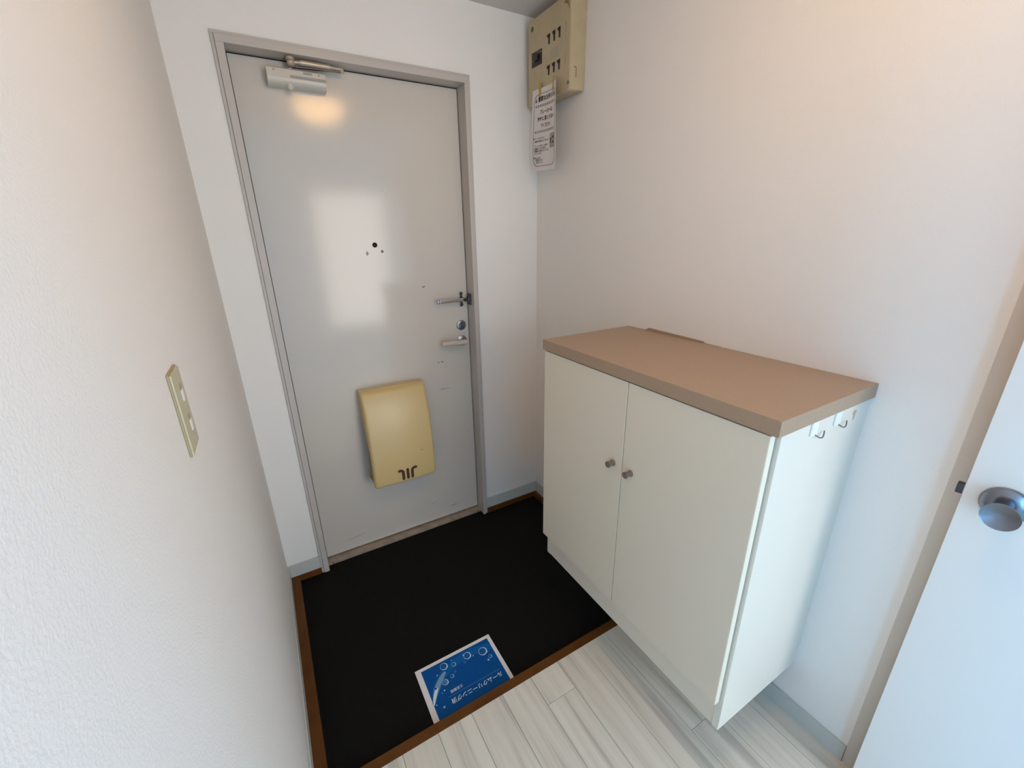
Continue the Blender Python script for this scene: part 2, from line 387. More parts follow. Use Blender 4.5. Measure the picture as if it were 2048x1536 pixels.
# ---------------------------------------------------------------- door closer
dc = thing('door_closer', (0.36, DY, 1.953), 'pale grey door closer with folded arm at the top of the entrance door', 'door closer')
prof = [(DY, 2.016), (0.016, 2.016), (0.011, 2.012), (0.0095, 1.986)] + \
       [(0.0345 - 0.025*math.cos(t), 1.984 - 0.020*math.sin(t)) for t in [math.radians(q) for q in (0, 15, 30, 45, 60, 75, 90)]] + [(DY, 1.964)]
bm = bmesh.new(); prism(bm, prof, lambda y, z: Vector((0.270, y, z)), lambda y, z: Vector((0.452, y, z)))
bd = obj('closer_body', bm, 'closer_paint', dc, angle=25)
bm = B(0.340, 0.4525, 0.0085, 0.0125, 1.988, 1.996)
obj('groove_shade', bm, 'ink_pale', bd)  # thin strip in a darker colour paints the shade of a recessed step
obj('maker_plate', B(0.382, 0.410, 0.0095, 0.0125, 2.0035, 2.0105), 'ink_pale', bd)
for sx in (0.292, 0.431):
    obj('screw', lathe(bmesh.new(), (sx, 0.0118, 2.006), (0, -1, 0), [(0.0032, 0), (0.0032, 0.001), (0.002, 0.0014), (0, 0.0008)], 12), 'scuff', bd)
obj('valve_cap', lathe(bmesh.new(), (0.337, 0.024, 1.970), (0, -0.35, -1), [(0.012, 0), (0.012, 0.006), (0.009, 0.012), (0.004, 0.015), (0, 0.0155)], 20), 'closer_paint', bd)
obj('pivot_post', lathe(bmesh.new(), (0.345, 0.028, 2.014), (0, 0, 1), [(0.010, 0), (0.010, 0.006), (0.007, 0.008), (0.007, 0.012), (0, 0.012)], 18), 'closer_arm', dc)
bm = bmesh.new(); box(bm, 0.340, 0.520, 0.016, 0.030, 2.0215, 2.0255, bev=0.001)
for v in bm.verts: v.co.z += 0.008*(v.co.x-0.340)/0.18
obj('main_arm', bm, 'steel_dark', dc)
obj('elbow_joint', lathe(bmesh.new(), (0.512, 0.018, 2.029), (0, 0, 1), [(0.008, 0), (0.008, 0.006), (0.006, 0.012), (0, 0.013)], 18), 'closer_arm', dc)
bm = bmesh.new(); tube(bm, [(0.352, 0.010, 2.034), (0.368, 0.009, 2.0355), (0.374, 0.009, 2.036), (0.380, 0.009, 2.0365), (0.472, 0.014, 2.0375), (0.476, 0.014, 2.0375), (0.512, 0.017, 2.0375)], [0.005, 0.005, 0.005, 0.008, 0.0075, 0.0045, 0.0045], 14)
obj('forearm', bm, 'closer_arm', dc)
bm = bmesh.new(); lathe(bm, (0.348, 0.010, 2.024), (0, 0, 1), [(0.008, 0), (0.0115, 0.004), (0.0115, 0.012), (0.009, 0.013), (0.013, 0.014), (0.012, 0.0245), (0, 0.0268)], 24)
obj('arm_shoe', bm, 'closer_arm', dc)

# ---------------------------------------------------------------- mail receiver on the door
mb = thing('mail_box', (0.556, DY, 0.37), 'cream plastic mail box with dark brown emblem on the entrance door', 'mail box')
MX0, MX1 = 0.411, 0.703
def crv(pts, n=6):
    out = []
    for i in range(len(pts)-1):
        p0 = Vector(pts[max(i-1, 0)]); p1 = Vector(pts[i]); p2 = Vector(pts[i+1]); p3 = Vector(pts[min(i+2, len(pts)-1)])
        for k in range(n):
            t = k/n; out.append(0.5*((2*p1) + (p2-p0)*t + (2*p0-5*p1+4*p2-p3)*t*t + (3*p1-p0-3*p2+p3)*t**3))
    out.append(Vector(pts[-1])); return out
outer = crv([(0.058, 0.834), (0.020, 0.8365), (0.000, 0.828), (-0.014, 0.805), (-0.034, 0.745), (-0.052, 0.66), (-0.064, 0.57), (-0.070, 0.48), (-0.071, 0.405), (-0.066, 0.390)], 6)
NX = 16
def shell_pt(s, i, inset):
    """cover surface: s across 0..1, i along the profile; edges rolled back"""
    y, z = outer[i]
    e = min(s, 1-s)*(MX1-MX0)
    roll = 0.0
    if e < 0.012: roll = 0.012*(1-math.sqrt(max(0, 1-((0.012-e)/0.012)**2)))
    crown = 0.004*(1-(2*s-1)**2)
    y2 = min(DY-0.001, y + roll + inset - crown*min(1, (DY-y)/0.06))
    return Vector((MX0 + s*(MX1-MX0), y2, z + (0.004*(1-(2*s-1)**2) if i < 8 else 0)))
ss = [0, 0.004, 0.012, 0.022, 0.033, 0.041] + [0.041+(0.918)*k/NX for k in range(1, NX)] + [0.959, 0.967, 0.978, 0.988, 0.996, 1]
bm = bmesh.new(); fr_, bk_ = [], []
for i in range(len(outer)):
    fr_.append([bm.verts.new(shell_pt(s, i, 0)) for s in ss])
    flange = 0.020 if i > 4 else 0.008
    bk_.append([bm.verts.new(Vector((MX0+(0.0035 if 0 < j < len(ss)-1 else 0) + s*(MX1-MX0-(0.007 if 0 < j < len(ss)-1 else 0)),
                min(DY, max(shell_pt(s, i, 0.005).y, shell_pt(0, i, 0).y + (flange if j in (0, len(ss)-1) else 0) if j in (0, len(ss)-1) else -9)), outer[i][1]-0.002))) for j, s in enumerate(ss)])
n_ = len(ss)
for i in range(len(outer)-1):
    for j in range(n_-1):
        bm.faces.new((fr_[i][j], fr_[i][j+1], fr_[i+1][j+1], fr_[i+1][j]))
        bm.faces.new((bk_[i][j], bk_[i+1][j], bk_[i+1][j+1], bk_[i][j+1]))
    bm.faces.new((fr_[i][0], fr_[i+1][0], bk_[i+1][0], bk_[i][0])); bm.faces.new((fr_[i][-1], bk_[i][-1], bk_[i+1][-1], fr_[i+1][-1]))
for j in range(n_-1):
    bm.faces.new((fr_[0][j], bk_[0][j], bk_[0][j+1], fr_[0][j+1])); bm.faces.new((fr_[-1][j], fr_[-1][j+1], bk_[-1][j+1], bk_[-1][j]))
cv = obj('cover', bm, 'cream_plastic', mb, angle=40)
# side webs under the cover (upper part closed, lower part open to the hand) and the bottom tray
def yprof(z):
    for p, q in zip(outer[6:], outer[7:]):
        if q[1] <= z <= p[1]:
            t = (p[1]-z)/max(1e-6, p[1]-q[1]); return p[0] + (q[0]-p[0])*t
    return -0.07
for x0, x1 in ((MX0+0.001, MX0+0.004), (MX1-0.004, MX1-0.001)):
    poly = [(DY, 0.826), (0.012, 0.826)] + [(yprof(z)+0.012, z) for z in (0.80, 0.76, 0.72, 0.68, 0.64, 0.60, 0.57)] + [(yprof(0.52)+0.020, 0.52), (DY-0.058, 0.60), (DY-0.030, 0.66), (DY-0.004, 0.70), (DY, 0.72)]
    bm = bmesh.new(); prism(bm, poly, lambda y, z: Vector((x0, y, z)), lambda y, z: Vector((x1, y, z)))
    obj('side_web', bm, 'cream_plastic', mb)
poly = [(DY, 0.392), (-0.058, 0.392), (-0.066, 0.400), (-0.060, 0.420), (-0.057, 0.420), (-0.060, 0.402), (-0.054, 0.396), (DY-0.004, 0.396), (DY-0.004, 0.43), (DY, 0.43)]
bm = bmesh.new(); prism(bm, poly, lambda y, z: Vector((MX0+0.002, y, z)), lambda y, z: Vector((MX1-0.002, y, z)))
obj('tray', bm, 'cream_plastic', mb)
obj('back_plate', B(MX0+0.012, MX1-0.012, DY-0.006, DY, 0.43, 0.82, bev=0.001), 'cream_dark', mb)
# emblem: hooked bar, straight bar, hooked bar
def stroke(pts, r):
    bm = bmesh.new(); P = [Vector((x, yprof(z)-0.0048, z)) for x, z in pts]
    L, Rr = [], []
    for i, p in enumerate(P):
        d = (P[min(i+1, len(P)-1)]-P[max(i-1, 0)]); d = Vector((d.x, 0, d.z)).normalized(); nrm = Vector((-d.z, 0, d.x))
        L.append(p+nrm*r); Rr.append(p-nrm*r)
    d0 = (P[0]-P[1]).normalized()*r*0.8; d1 = (P[-1]-P[-2]).normalized()*r*0.8
    ring = L + [P[-1]+d1] + Rr[::-1] + [P[0]+d0]
    A = [bm.verts.new(v) for v in ring]; Bk = [bm.verts.new(v+Vector((0, 0.004, 0))) for v in ring]
    bm.faces.new(A); bm.faces.new(Bk[::-1])
    for i in range(len(A)): bm.faces.new((A[i], Bk[i], Bk[(i+1) % len(A)], A[(i+1) % len(A)]))
    obj('emblem_bar', bm, 'logo_brown', cv, smooth=False)
stroke([(0.521, 0.452), (0.532, 0.452), (0.538, 0.449), (0.541, 0.443), (0.541, 0.405)], 0.0066)
stroke([(0.5625, 0.453), (0.5625, 0.405)], 0.0066)
stroke([(0.605, 0.453), (0.594, 0.4525), (0.587, 0.449), (0.584, 0.443), (0.583, 0.405)], 0.0066)
bm = bmesh.new(); prism(bm, [(0.634, 0.530), (0.648, 0.529), (0.648, 0.5295), (0.634, 0.531)], lambda x, z: Vector((x, yprof(z)-0.0042, z)), lambda x, z: Vector((x, yprof(z)-0.001, z)))
obj('scratch', bm, 'scuff', cv, smooth=False)

# ---------------------------------------------------------------- shoe cabinet
CX, CY0, CY1, CT, CB = 0.928, -0.649, -1.448, 1.1382, 0.233
cb = thing('shoe_cabinet', (1.14, -1.05, CB), 'wall-hung white two-door shoe cabinet with a taupe top', 'cabinet')
top = obj('cabinet_top', B(CX, W, CY1, CY0, CT-0.035, CT, bev=0.0012), 'taupe_top', cb, 'taupe laminate top board')
BX = 0.956; CYs = CY1+0.008; CYf = CY0-0.006
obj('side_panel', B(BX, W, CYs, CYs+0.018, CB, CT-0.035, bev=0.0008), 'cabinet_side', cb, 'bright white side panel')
obj('side_panel', B(BX, W, CYf-0.018, CYf, CB, CT-0.035, bev=0.0008), 'cabinet_white', cb)
obj('back_panel', B(W-0.012, W-0.0005, CYs+0.018, CYf-0.018, CB+0.02, CT-0.035), 'cabinet_white', cb)
obj('bottom_panel', B(BX+0.02, W-0.012, CYs+0.018, CYf-0.018, CB+0.085, CB+0.103), 'cabinet_white', cb)
obj('toe_rail', B(BX+0.002, BX+0.020, CYs+0.018, CYf-0.018, CB, CB+0.085), 'cabinet_rail', cb)
DZ0, DZ1 = 0.337, CT-0.035-0.004
CM = -1.0525
for nm, y0, y1, ky in (('far', CM+0.0022, CYf-0.002, -1.017), ('near', CYs+0.009, CM-0.0022, -1.087)):
    d = obj('cabinet_door', B(CX+0.004, CX+0.022, y0, y1, DZ0, DZ1, bev=0.0006, seg=1), 'cabinet_white', cb)
    for yy0, yy1 in ((y0-0.0007, y0+0.0002), (y1-0.0002, y1+0.0007)):
        obj('edge_band', B(CX+0.0045, CX+0.0215, yy0, yy1, DZ0+0.0005, DZ1-0.0005), 'cabinet_edge', d, smooth=False)
    k = obj('knob', lathe(bmesh.new(), (CX+0.004, ky, 0.838), (-1, 0, 0), [(0.0095, 0), (0.0095, 0.004), (0.0078, 0.007), (0.0076, 0.013), (0.0098, 0.019), (0.0100, 0.0225), (0.0092, 0.0235), (0, 0.0235)], 26), 'knob_brown', d, 'brown-grey cylinder knob')
# hinges of the near door seen in the open gap
for hz in (0.45, 0.98):
    obj('hinge', B(CX+0.022, BX+0.002, CYs+0.022, CYs+0.05, hz-0.02, hz+0.02), 'steel', cb)
bm = bmesh.new(); prism(bm, [(-0.735, 1.1384), (-0.752, 1.1475), (-0.80, 1.1465), (-0.9, 1.145), (-0.985, 1.1432), (-0.978, 1.1388), (-1.045, 1.1384)],
      lambda y, z: Vector((W-0.0045, y, z)), lambda y, z: Vector((W-0.0003, y, z)))
obj('torn_strip', bm, 'torn_strip', cb, 'torn brown strip along the wall', smooth=False)
bm = bmesh.new(); prism(bm, disc(12, 1.262, 1.078, 0.009, 0.006), lambda x, z: Vector((x, CYs-0.0005, z)), lambda x, z: Vector((x, CYs, z)))
prism(bm, [(1.258, 1.074), (1.268, 1.074), (1.266, 1.060), (1.261, 1.058)], lambda x, z: Vector((x, CYs-0.0005, z)), lambda x, z: Vector((x, CYs, z)))
obj('residue_stain', bm, 'residue', cb, 'tan adhesive residue', smooth=False)
for hx, lb in ((1.066, 'white stick-on hook with lip shadow built as a grey curve nearest the cabinet doors'), (1.165, 'white stick-on hook with lip shadow built as a grey curve nearest the wall')):
    t = thing('adhesive_hook', (hx+0.014, CYs, 1.068), lb, 'hook', 'stick-on hooks under the cabinet top')
    bm = bmesh.new(); box(bm, hx, hx+0.024, CYs-0.0045, CYs, 1.067, 1.1005, bev=0.0016)
    obj('hook_plate', bm, 'hook_white', t)
    pts = [(hx+0.016 + 0.040*q, CYs-0.004-0.006*math.sin(math.pi*q), 1.069 - 0.009*math.sin(math.pi*q) - 0.001*q) for q in [i/10 for i in range(11)]]
    obj('lip_shadow', tube(bmesh.new(), pts, 0.0014, 8), 'hook_shadow_grey', t)  # grey tube drawn in place of the shadow at the hook's lip

# ---------------------------------------------------------------- breaker panel
FX = 1.262; PY0, PY1, PZ0, PZ1 = -0.028, -0.325, 1.986, 2.292
bk = thing('breaker_panel', (W, (PY0+PY1)/2, PZ0), 'yellowed beige electric breaker panel high on the right wall', 'breaker panel')
obj('base_box', B(W-0.036, W, PY1, PY0, PZ0+0.004, PZ1-0.002, bev=0.004), 'beige_panel', bk)
# moulded cover: bevelled block
def rrect(y0, y1, z0, z1, r, n=5):
    out = []
    for cy, cz, a0 in ((y1-r, z1-r, 0), (y0+r, z1-r, 90), (y0+r, z0+r, 180), (y1-r, z0+r, 270)):
        for k in range(n+1):
            t = math.radians(a0+90*k/n); out.append((cy+r*math.cos(t), cz+r*math.sin(t)))
    return out
bm = bmesh.new(); rings = []
for x, ins, r in ((W-0.034, 0.0, 0.012), (FX+0.012, 0.001, 0.012), (FX+0.004, 0.003, 0.014), (FX, 0.008, 0.016)):
    rings.append([bm.verts.new((x, y, z)) for y, z in rrect(PY1+ins, PY0-ins, PZ0+ins*0.6, PZ1-ins*0.6, r)])
for A, Bq in zip(rings, rings[1:]):
    for i in range(len(A)): bm.faces.new((A[i], A[(i+1) % len(A)], Bq[(i+1) % len(A)], Bq[i]))
bm.faces.new(rings[-1]); bm.faces.new(rings[0][::-1])
cov = obj('panel_cover', bm, 'beige_panel', bk, angle=30)
def flat(name, poly, m, parent, t=0.0008, label=None):
    bm = bmesh.new(); prism(bm, poly, lambda y, z: Vector((FX-t, y, z)), lambda y, z: Vector((FX+0.0005, y, z)))
    return obj(name, bm, m, parent, label, smooth=False)
# main breaker window: dark recess with frame and toggle
mw = flat('main_breaker', [(-0.0625, 2.125), (-0.136, 2.123), (-0.136, 2.1745), (-0.0625, 2.1765)], 'dark_brown_plastic', bk, 0.001, 'dark main breaker window')
bm = bmesh.new(); box(bm, FX-0.009, FX-0.001, -0.115, -0.085, 2.14, 2.164, bev=0.003)
obj('main_toggle', bm, 'black_plastic', mw)
for yy, zz in ((-0.074, 2.146), (-0.108, 2.170), (-0.126, 2.166)):
    bm = bmesh.new(); prism(bm, disc(10, yy, zz, 0.006, 0.004), lambda y, z: Vector((FX-0.0014, y, z)), lambda y, z: Vector((FX-0.0009, y, z)))
    obj('breaker_marking', bm, 'ink_grey', mw, smooth=False)
for zb in (2.1885, 2.0875):
    for yy in (-0.1845, -0.219, -0.2527):
        s_ = flat('breaker_slot', [(yy-0.005, zb-0.0165), (yy+0.005, zb-0.0165), (yy+0.0055, zb+0.003), (yy+0.015, zb+0.0155), (yy-0.006, zb+0.0175)], 'black_plastic', bk)
        bm = bmesh.new(); box(bm, FX-0.006, FX-0.0005, yy-0.003, yy+0.007, zb+0.006, zb+0.014, bev=0.0015)
        obj('toggle', bm, 'dark_brown_plastic', s_)
flat('sticker', disc(18, -0.0645, 2.258, 0.0095, 0.0095), 'green_sticker', bk, 0.0006, 'small green round sticker')
for z0, z1 in ((2.176, 2.2085), (2.077, 2.105)): flat('door_line', [(-0.2915, z0), (-0.293, z0), (-0.293, z1), (-0.2915, z1)], 'scuff', bk, 0.0004)
mat('label_faint', rgb(178, 168, 146), 0.5)
for z0, z1, y0, y1 in ((2.130, 2.148, -0.190, -0.206), (2.128, 2.152, -0.208, -0.246), (2.116, 2.126, -0.19, -0.24)):
    flat('circuit_label', [(y0, z0), (y1, z0), (y1, z1), (y0, z1)], 'label_faint', bk, 0.0004)
flat('maker_mark', [(-0.304, 2.009), (-0.319, 2.010), (-0.316, 2.019), (-0.311, 2.023), (-0.306, 2.018)], 'ink_grey', bk, 0.0004)
bm = bmesh.new(); box(bm, W-0.043, W-0.041, PY1-0.0015, PY1+0.001, 2.03, 2.062); box(bm, W-0.051, W-0.041, PY1-0.0015, PY1+0.001, 2.061, 2.064)
obj('latch_slot', bm, 'cream_dark', bk)
flat('rust_stain', [(-0.275, 2.268), (-0.292, 2.272), (-0.306, 2.262), (-0.311, 2.244), (-0.308, 2.238), (-0.304, 2.252), (-0.290, 2.262)], 'cream_dark', bk, 0.0003)

# ---------------------------------------------------------------- notice sheet hanging from the panel
NO = Vector((1.2585, -0.0745, 2.0425)); ta = math.radians(3.6)
NU = Vector((0, -math.cos(ta), -math.sin(ta))); NV = Vector((0, math.sin(ta), -math.cos(ta)))
def sheet(u, v, off=0.0):
    k = 0.030*(1-0.5*min(1, v/0.30)); h = lat = 0.0; sl = 0
    if u > 0.09:
        q = (u-0.09)/0.12; h = k*q*q; sl = 2*k*q/0.12; lat = (2*k/0.12**2)**2*(u-0.09)**3/6
    h2 = 0.010*max(0, (v-0.2)/0.1)**2 * (1-u/0.21)
    n = Vector((-1, 0.0, 0)) + Vector((0, sl, 0)); n.normalize()
    return NO + NU*(u-lat) + NV*v + Vector((-h + h2, 0, 0)) + n*off
nt_ = thing('notice_sheet', (1.257, -0.17, 1.74), 'white printed notice sheet taped to the breaker panel', 'notice')
bm = bmesh.new(); nu, nv = 24, 24; PWD, PHT = 0.21, 0.302
def grid(off): return [[bm.verts.new(sheet(PWD*i/nu, PHT*j/nv, off)) for i in range(nu+1)] for j in range(nv+1)]
G, G2 = grid(0.0), grid(-0.0004)
for j in range(nv):
    for i in range(nu):
        bm.faces.new((G[j][i], G[j][i+1], G[j+1][i+1], G[j+1][i])); bm.faces.new((G2[j][i], G2[j+1][i], G2[j+1][i+1], G2[j][i+1]))
for j in range(nv):
    bm.faces.new((G[j][0], G[j+1][0], G2[j+1][0], G2[j][0])); bm.faces.new((G[j][-1], G2[j][-1], G2[j+1][-1], G[j+1][-1]))
for i in range(nu):
    bm.faces.new((G[0][i], G2[0][i], G2[0][i+1], G[0][i+1])); bm.faces.new((G[-1][i], G[-1][i+1], G2[-1][i+1], G2[-1][i]))
pap = obj('paper', bm, 'paper', nt_)
INK = 0.0004
def printed(name, data, u0, v0, m='ink', parent=pap):
    bm = bmesh.new(); add_text(bm, data, lambda x, y: sheet(u0+x, v0-y, INK)); return obj(name, bm, m, parent, smooth=False)
bm = bmesh.new()                                  # rounded border line
def rr(u0, u1, v0, v1, r, n=6):
    out = []
    for cu, cv_, a0 in ((u1-r, v1-r, 0), (u0+r, v1-r, 90), (u0+r, v0+r, 180), (u1-r, v0+r, 270)):
        for k in range(n+1):
            t = math.radians(a0+90*k/n); out.append((cu+r*math.cos(t), cv_+r*math.sin(t)))
    dense = []
    for p, q in zip(out, out[1:]+out[:1]):
        m_ = max(1, int(math.hypot(q[0]-p[0], q[1]-p[1])/0.012))
        dense += [(p[0]+(q[0]-p[0])*k/m_, p[1]+(q[1]-p[1])*k/m_) for k in range(m_)]
    return dense
o_ = rr(0.014, 0.198, 0.019, 0.284, 0.030); cu_, cv2 = 0.106, 0.1545
A = [bm.verts.new(sheet(u, v, INK)) for u, v in o_]; Bq = []
for (u, v) in o_:
    du = cu_-u; dv = cv2-v
    Bq.append(bm.verts.new(sheet(u + math.copysign(min(abs(du), 0.0022), du), v + math.copysign(min(abs(dv), 0.0016), dv), INK)))
for i in range(len(A)): bm.faces.new((A[i], A[(i+1) % len(A)], Bq[(i+1) % len(A)], Bq[i]))
obj('border_line', bm, 'ink', pap, smooth=False)
def warn(u, v):
    bm = bmesh.new(); A = [bm.verts.new(sheet(*p, INK)) for p in ((u, v), (u+0.017, v), (u+0.0085, v-0.016))]; bm.faces.new(A); obj('warning_triangle', bm, 'ink_grey', pap, smooth=False)
warn(0.022, 0.047); warn(0.180, 0.047)
printed('lettering', text_data('重要なお知らせ', 0.132, 0.03), 0.045, 0.047)
def dashes(v):
    bm = bmesh.new()
    for k in range(10):
        for dv in (0, 0.0045):
            u = 0.026+k*0.0163; A = [bm.verts.new(sheet(*p, INK)) for p in ((u, v+dv), (u+0.0115, v+dv), (u+0.0115, v+dv+0.0022), (u, v+dv+0.0022))]; bm.faces.new(A)
    obj('dash_line', bm, 'ink', pap, smooth=False)
dashes(0.058); dashes(0.151)
printed('lettering', text_data('ブレーカーは', 0.098, 0.028), 0.062, 0.092)
printed('lettering', text_data('絶対に落とさない', 0.134, 0.022), 0.044, 0.117)
printed('lettering', text_data('でください', 0.078, 0.028), 0.070, 0.141)
for tx, u0, v0, wd in (('●ブレーカーを落とすと', 0.018, 0.182, 0.084), ('給湯器の凍結防止ができません', 0.026, 0.193, 0.112),
                       ('ブレーカーを落とした状態で', 0.026, 0.211, 0.104), ('給湯器がこわれた場合は', 0.026, 0.2205, 0.088), ('修理費用を請求させて頂く事', 0.026, 0.230, 0.110), ('がございます', 0.026, 0.2395, 0.056),
                       ('●電気のご使用', 0.018, 0.255, 0.052), ('管理会社まで', 0.034, 0.264, 0.056), ('ご連絡ください', 0.034, 0.273, 0.058)):
    printed('lettering', text_data(tx, wd, 0.012), u0, v0)
bm = bmesh.new(); A = [bm.verts.new(sheet(*p, INK*0.8)) for p in ((0.147, 0.170), (0.170, 0.170), (0.193, 0.170), (0.193, 0.222), (0.170, 0.222), (0.147, 0.222))]; bm.faces.new((A[0], A[1], A[4], A[5])); bm.faces.new((A[1], A[2], A[3], A[4]))
obj('printed_picture', bm, 'ink_pale', pap, smooth=False)
bm = bmesh.new()
for u0, v0, u1, v1 in ((0.150, 0.186, 0.157, 0.206), (0.161, 0.186, 0.165, 0.196), (0.172, 0.182, 0.186, 0.189), (0.172, 0.200, 0.186, 0.206)):
    A = [bm.verts.new(sheet(*p, INK*1.3)) for p in ((u0, v0), (u1, v0), (u1, v1), (u0, v1))]; bm.faces.new(A)
obj('printed_picture', bm, 'ink', pap, smooth=False)
for u0, w_ in ((0.046, 0.018), (0.155, 0.018)):
    bm = bmesh.new(); A = []
    for v in (-0.020, 0.0, 0.014, 0.028):
        A.append([bm.verts.new(sheet(u0+w_*s, v, 0.0007)) for s in (0, 1)])
    for p, q in zip(A, A[1:]): bm.faces.new((p[0], p[1], q[1], q[0]))
    obj('tape', bm, 'tape', nt_, 'yellowed strip of tape', smooth=False)

# ---------------------------------------------------------------- cleaning poster on the black floor
ps = thing('floor_poster', (0.5, -0.80, 0), 'blue printed poster with bubbles lying on the black entrance floor', 'poster')
QX0, QX1, QY0, QY1 = 0.3515, 0.6490, -0.9085, -0.697
psh = obj('paper', B(QX0, QX1, QY0, QY1, 0.0002, 0.0012), 'paper_white', ps, smooth=False)
def pz(poly, z, m, name, parent=psh):
    bm = bmesh.new(); bm.faces.new([bm.verts.new((x, y, z)) for x, y in poly]); return obj(name, bm, m, parent, smooth=False)
def strip(pts, ws, z, m, name):
    bm = bmesh.new(); L = []
    for i, p in enumerate(pts):
        d = (Vector(pts[min(i+1, len(pts)-1)]) - Vector(pts[max(i-1, 0)])).normalized(); nn = Vector((-d.y, d.x))
        p = Vector(p); A_ = p+nn*ws[i]; B_ = p-nn*ws[i]
        L.append((bm.verts.new((A_.x, A_.y, z)), bm.verts.new((B_.x, B_.y, z))))
    for p, q in zip(L, L[1:]): bm.faces.new((p[0], p[1], q[1], q[0]))
    return obj(name, bm, m, psh, smooth=False)
pz([(0.3705, QY0+0.001), (0.6345, QY0+0.001), (0.6355, -0.7095), (0.3705, -0.7095)], 0.0014, 'poster_blue', 'blue_print')
arc = crv([(0.3712, -0.838), (0.392, -0.805), (0.432, -0.764), (0.49, -0.738), (0.56, -0.731), (0.634, -0.745)], 6)
strip([tuple(p) for p in arc], [0.003+0.0115*min(1, i/9) for i in range(len(arc))], 0.0015, 'poster_arc', 'printed_arc')
sw = crv([(0.3715, -0.842), (0.385, -0.815), (0.405, -0.788), (0.428, -0.766), (0.446, -0.752)], 5)
strip([tuple(p) for p in sw], [0.0015+0.0075*math.sin(math.pi*min(1, 0.05+i/24)) for i in range(len(sw))], 0.0016, 'poster_swoosh', 'printed_swoosh')
strip([tuple(p) for p in sw[:10]], [0.001+0.004*math.sin(math.pi*min(1, 0.05+i/14)) for i in range(10)], 0.00165, 'poster_light', 'printed_swoosh')
def bubble(x, y, r):
    bm = bmesh.new(); n = 28
    for k in range(n):
        t0, t1 = 2*math.pi*k/n, 2*math.pi*(k+1)/n
        w0 = r*(0.05+0.09*(1+math.cos(t0+0.6))); w1 = r*(0.05+0.09*(1+math.cos(t1+0.6)))
        f = lambda t, q: bm.verts.new((x+math.cos(t)*q, y+math.sin(t)*q, 0.0018))
        bm.faces.new((f(t0, r), f(t1, r), f(t1, r-w1), f(t0, r-w0)))
    bub = obj('bubble', bm, 'poster_light' if r > 0.0065 else 'poster_swoosh', psh, smooth=False)
    bm = bmesh.new(); bm.faces.new([bm.verts.new((px, py, 0.0017)) for px, py in disc(20, x+r*0.1, y+r*0.1, r*0.78)])
    obj('bubble_core', bm, 'poster_mid' if r > 0.009 and x < 0.44 else 'poster_arc', bub, smooth=False)
    if r > 0.008:
        bm = bmesh.new(); bm.faces.new([bm.verts.new((px, py, 0.0019)) for px, py in disc(10, x+r*0.80, y-r*0.55, r*0.16)]); obj('bubble_glint', bm, 'poster_light', bub, smooth=False)
for x, y, r in ((0.4497, -0.7313, 0.0135), (0.4838, -0.7423, 0.0078), (0.5402, -0.7369, 0.0138), (0.5979, -0.7508, 0.0160), (0.6132, -0.7826, 0.0066),
                (0.4767, -0.7692, 0.0046), (0.4626, -0.7796, 0.0066), (0.4334, -0.7882, 0.0106), (0.5213, -0.7542, 0.0046), (0.395, -0.7918, 0.0066)): bubble(x, y, r)
for x, y, r in ((0.417, -0.7508, 0.0022), (0.5594, -0.7484, 0.0020), (0.4821, -0.7242, 0.0016), (0.420, -0.8132, 0.0024), (0.3792, -0.8459, 0.0018), (0.4099, -0.8176, 0.0014), (0.529, -0.728, 0.0026)):
    pz(disc(10, x, y, r), 0.0019, 'poster_light', 'printed_dot')
for x, y, r in ((0.601, -0.7917, 0.0062), (0.3993, -0.864, 0.0058)):
    pz([(x+r*(1 if k % 2 == 0 else 0.25)*math.cos(k*math.pi/4), y+r*(1 if k % 2 == 0 else 0.25)*math.sin(k*math.pi/4)) for k in range(8)], 0.0019, 'poster_light', 'printed_sparkle')
pz([(0.4234, -0.8428), (0.4234, -0.8420), (0.621, -0.8426), (0.621, -0.8434)], 0.0019, 'poster_swoosh', 'printed_rule')
bm = bmesh.new(); add_text(bm, text_data('ルームクリーニング済', 0.193, 0.012), lambda x, y: Vector((0.6195-x, -0.8520-y, 0.0019))); obj('lettering', bm, 'poster_light', psh, smooth=False)
bm = bmesh.new(); add_text(bm, text_data('土足厳禁', 0.0455, 0.008), lambda x, y: Vector((0.4815-x, -0.8235-y, 0.0019))); obj('lettering', bm, 'poster_light', psh, smooth=False)

# ---------------------------------------------------------------- light switch on the left wall
sw_ = thing('light_switch', (0, -1.114, 1.194), 'beige switch plate with two small white rockers on the left wall', 'light switch')
obj('base_plate', B(0, 0.0028, -1.146, -1.082, 1.1935, 1.3135, bev=0.0012), 'switch_base', sw_)
obj('cover_plate', B(0.0022, 0.0056, -1.1445, -1.0835, 1.195, 1.312, bev=0.0016), 'switch_plate', sw_)
for z in (1.2745, 1.2295):
    obj('rocker_slot', B(0.0050, 0.00585, -1.1150, -1.1020, z-0.0085, z+0.0165, bev=0.0002, seg=1), 'switch_base', sw_)
    bm = B(0.0055, 0.0068, -1.1145, -1.1025, z-0.0080, z+0.0078, bev=0.0005)
    obj('rocker', bm, 'switch_rocker', sw_, 'small white rocker')

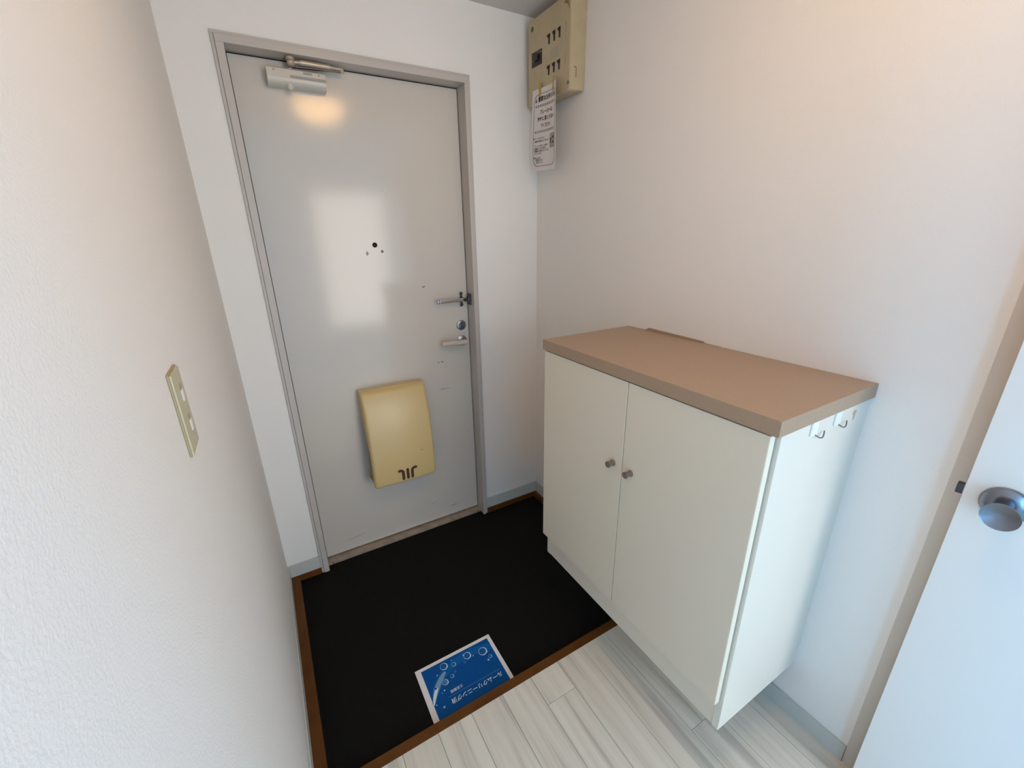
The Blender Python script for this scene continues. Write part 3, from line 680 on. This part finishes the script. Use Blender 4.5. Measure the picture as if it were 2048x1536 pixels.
# ---------------------------------------------------------------- bathroom door, ajar
bd_ = thing('door_2', (W, -2.0, STEP), 'white interior door standing slightly ajar with round steel knob', 'door', kind='structure')
bm = bmesh.new()
box(bm, W-0.003, W+0.128, BY0, BY0+0.050, STEP, BZ+0.045, bev=0.0015)
box(bm, W-0.003, W+0.128, BY1-0.045, BY1, STEP, BZ+0.045, bev=0.0015)
box(bm, W-0.003, W+0.128, BY1, BY0, BZ, BZ+0.045, bev=0.0015)
obj('door_frame', bm, 'bath_frame', bd_, 'beige door frame')
bm = bmesh.new(); box(bm, W+0.045, W+0.058, BY0-0.012, BY0, STEP, BZ); box(bm, W+0.045, W+0.058, BY1, BY1+0.012, STEP, BZ)
obj('door_stop', bm, 'bath_frame', bd_)
HYy, HXx = -2.352, W-0.004; ang = math.radians(6.0); LW = 0.708
tdir = Vector((-math.sin(ang), math.cos(ang), 0)); ndir = Vector((-math.cos(ang), -math.sin(ang), 0))
def dl(s, n, z): return Vector((HXx, HYy, 0)) + tdir*s + ndir*n + Vector((0, 0, z))
def dbox(s0, s1, n0, n1, z0, z1, bev=0.0):
    bm = B(s0, s1, n0, n1, z0, z1, bev=bev)
    for v in bm.verts: v.co = dl(v.co.x, v.co.y, v.co.z)
    return bm
obj('door_leaf', dbox(0, LW, -0.033, 0, STEP+0.008, BZ-0.006, bev=0.001), 'bath_door', bd_, 'white door leaf')
kn_s = LW-0.056; kn_z = 0.987
obj('latch_bolt', dbox(LW-0.002, LW+0.012, -0.024, -0.010, kn_z-0.012, kn_z+0.010, bev=0.002), 'steel_dark', bd_, 'dark spring latch bolt')
obj('latch_plate', dbox(LW-0.0005, LW+0.0012, -0.028, -0.005, kn_z-0.028, kn_z+0.028), 'steel_brushed', bd_)
bm = bmesh.new(); lathe(bm, dl(kn_s, 0, kn_z), ndir, [(0.034, 0), (0.0345, 0.003), (0.032, 0.008), (0.024, 0.012), (0.016, 0.013), (0.014, 0.013), (0, 0.013)], 48)
rs = obj('knob_rose', bm, 'steel_knob', bd_, 'round steel rose')
bm = bmesh.new(); lathe(bm, dl(kn_s, 0.013, kn_z), ndir, [(0.012, 0), (0.012, 0.022), (0.0165, 0.030), (0.0225, 0.039), (0.0252, 0.045), (0.0258, 0.049), (0.0254, 0.0505), (0.0235, 0.0498), (0.012, 0.047), (0, 0.0442)], 48)
obj('knob', bm, 'steel_knob', bd_, 'round steel door knob')

# ---------------------------------------------------------------- ceiling lamp above the hall
lp = thing('ceiling_lamp', (0.665, -1.48, ZC), 'round opal glass ceiling lamp in the middle of the hall', 'ceiling lamp')
obj('lamp_base', lathe(bmesh.new(), (0.665, -1.48, ZC), (0, 0, -1), [(0.160, 0), (0.160, 0.018), (0.150, 0.022), (0, 0.022)], 40), 'hook_white', lp)
obj('lamp_globe', lathe(bmesh.new(), (0.665, -1.48, ZC-0.022), (0, 0, -1), [(0.146, 0), (0.152, 0.015), (0.142, 0.05), (0.112, 0.083), (0.06, 0.102), (0, 0.108)], 40), 'lamp_opal', lp)
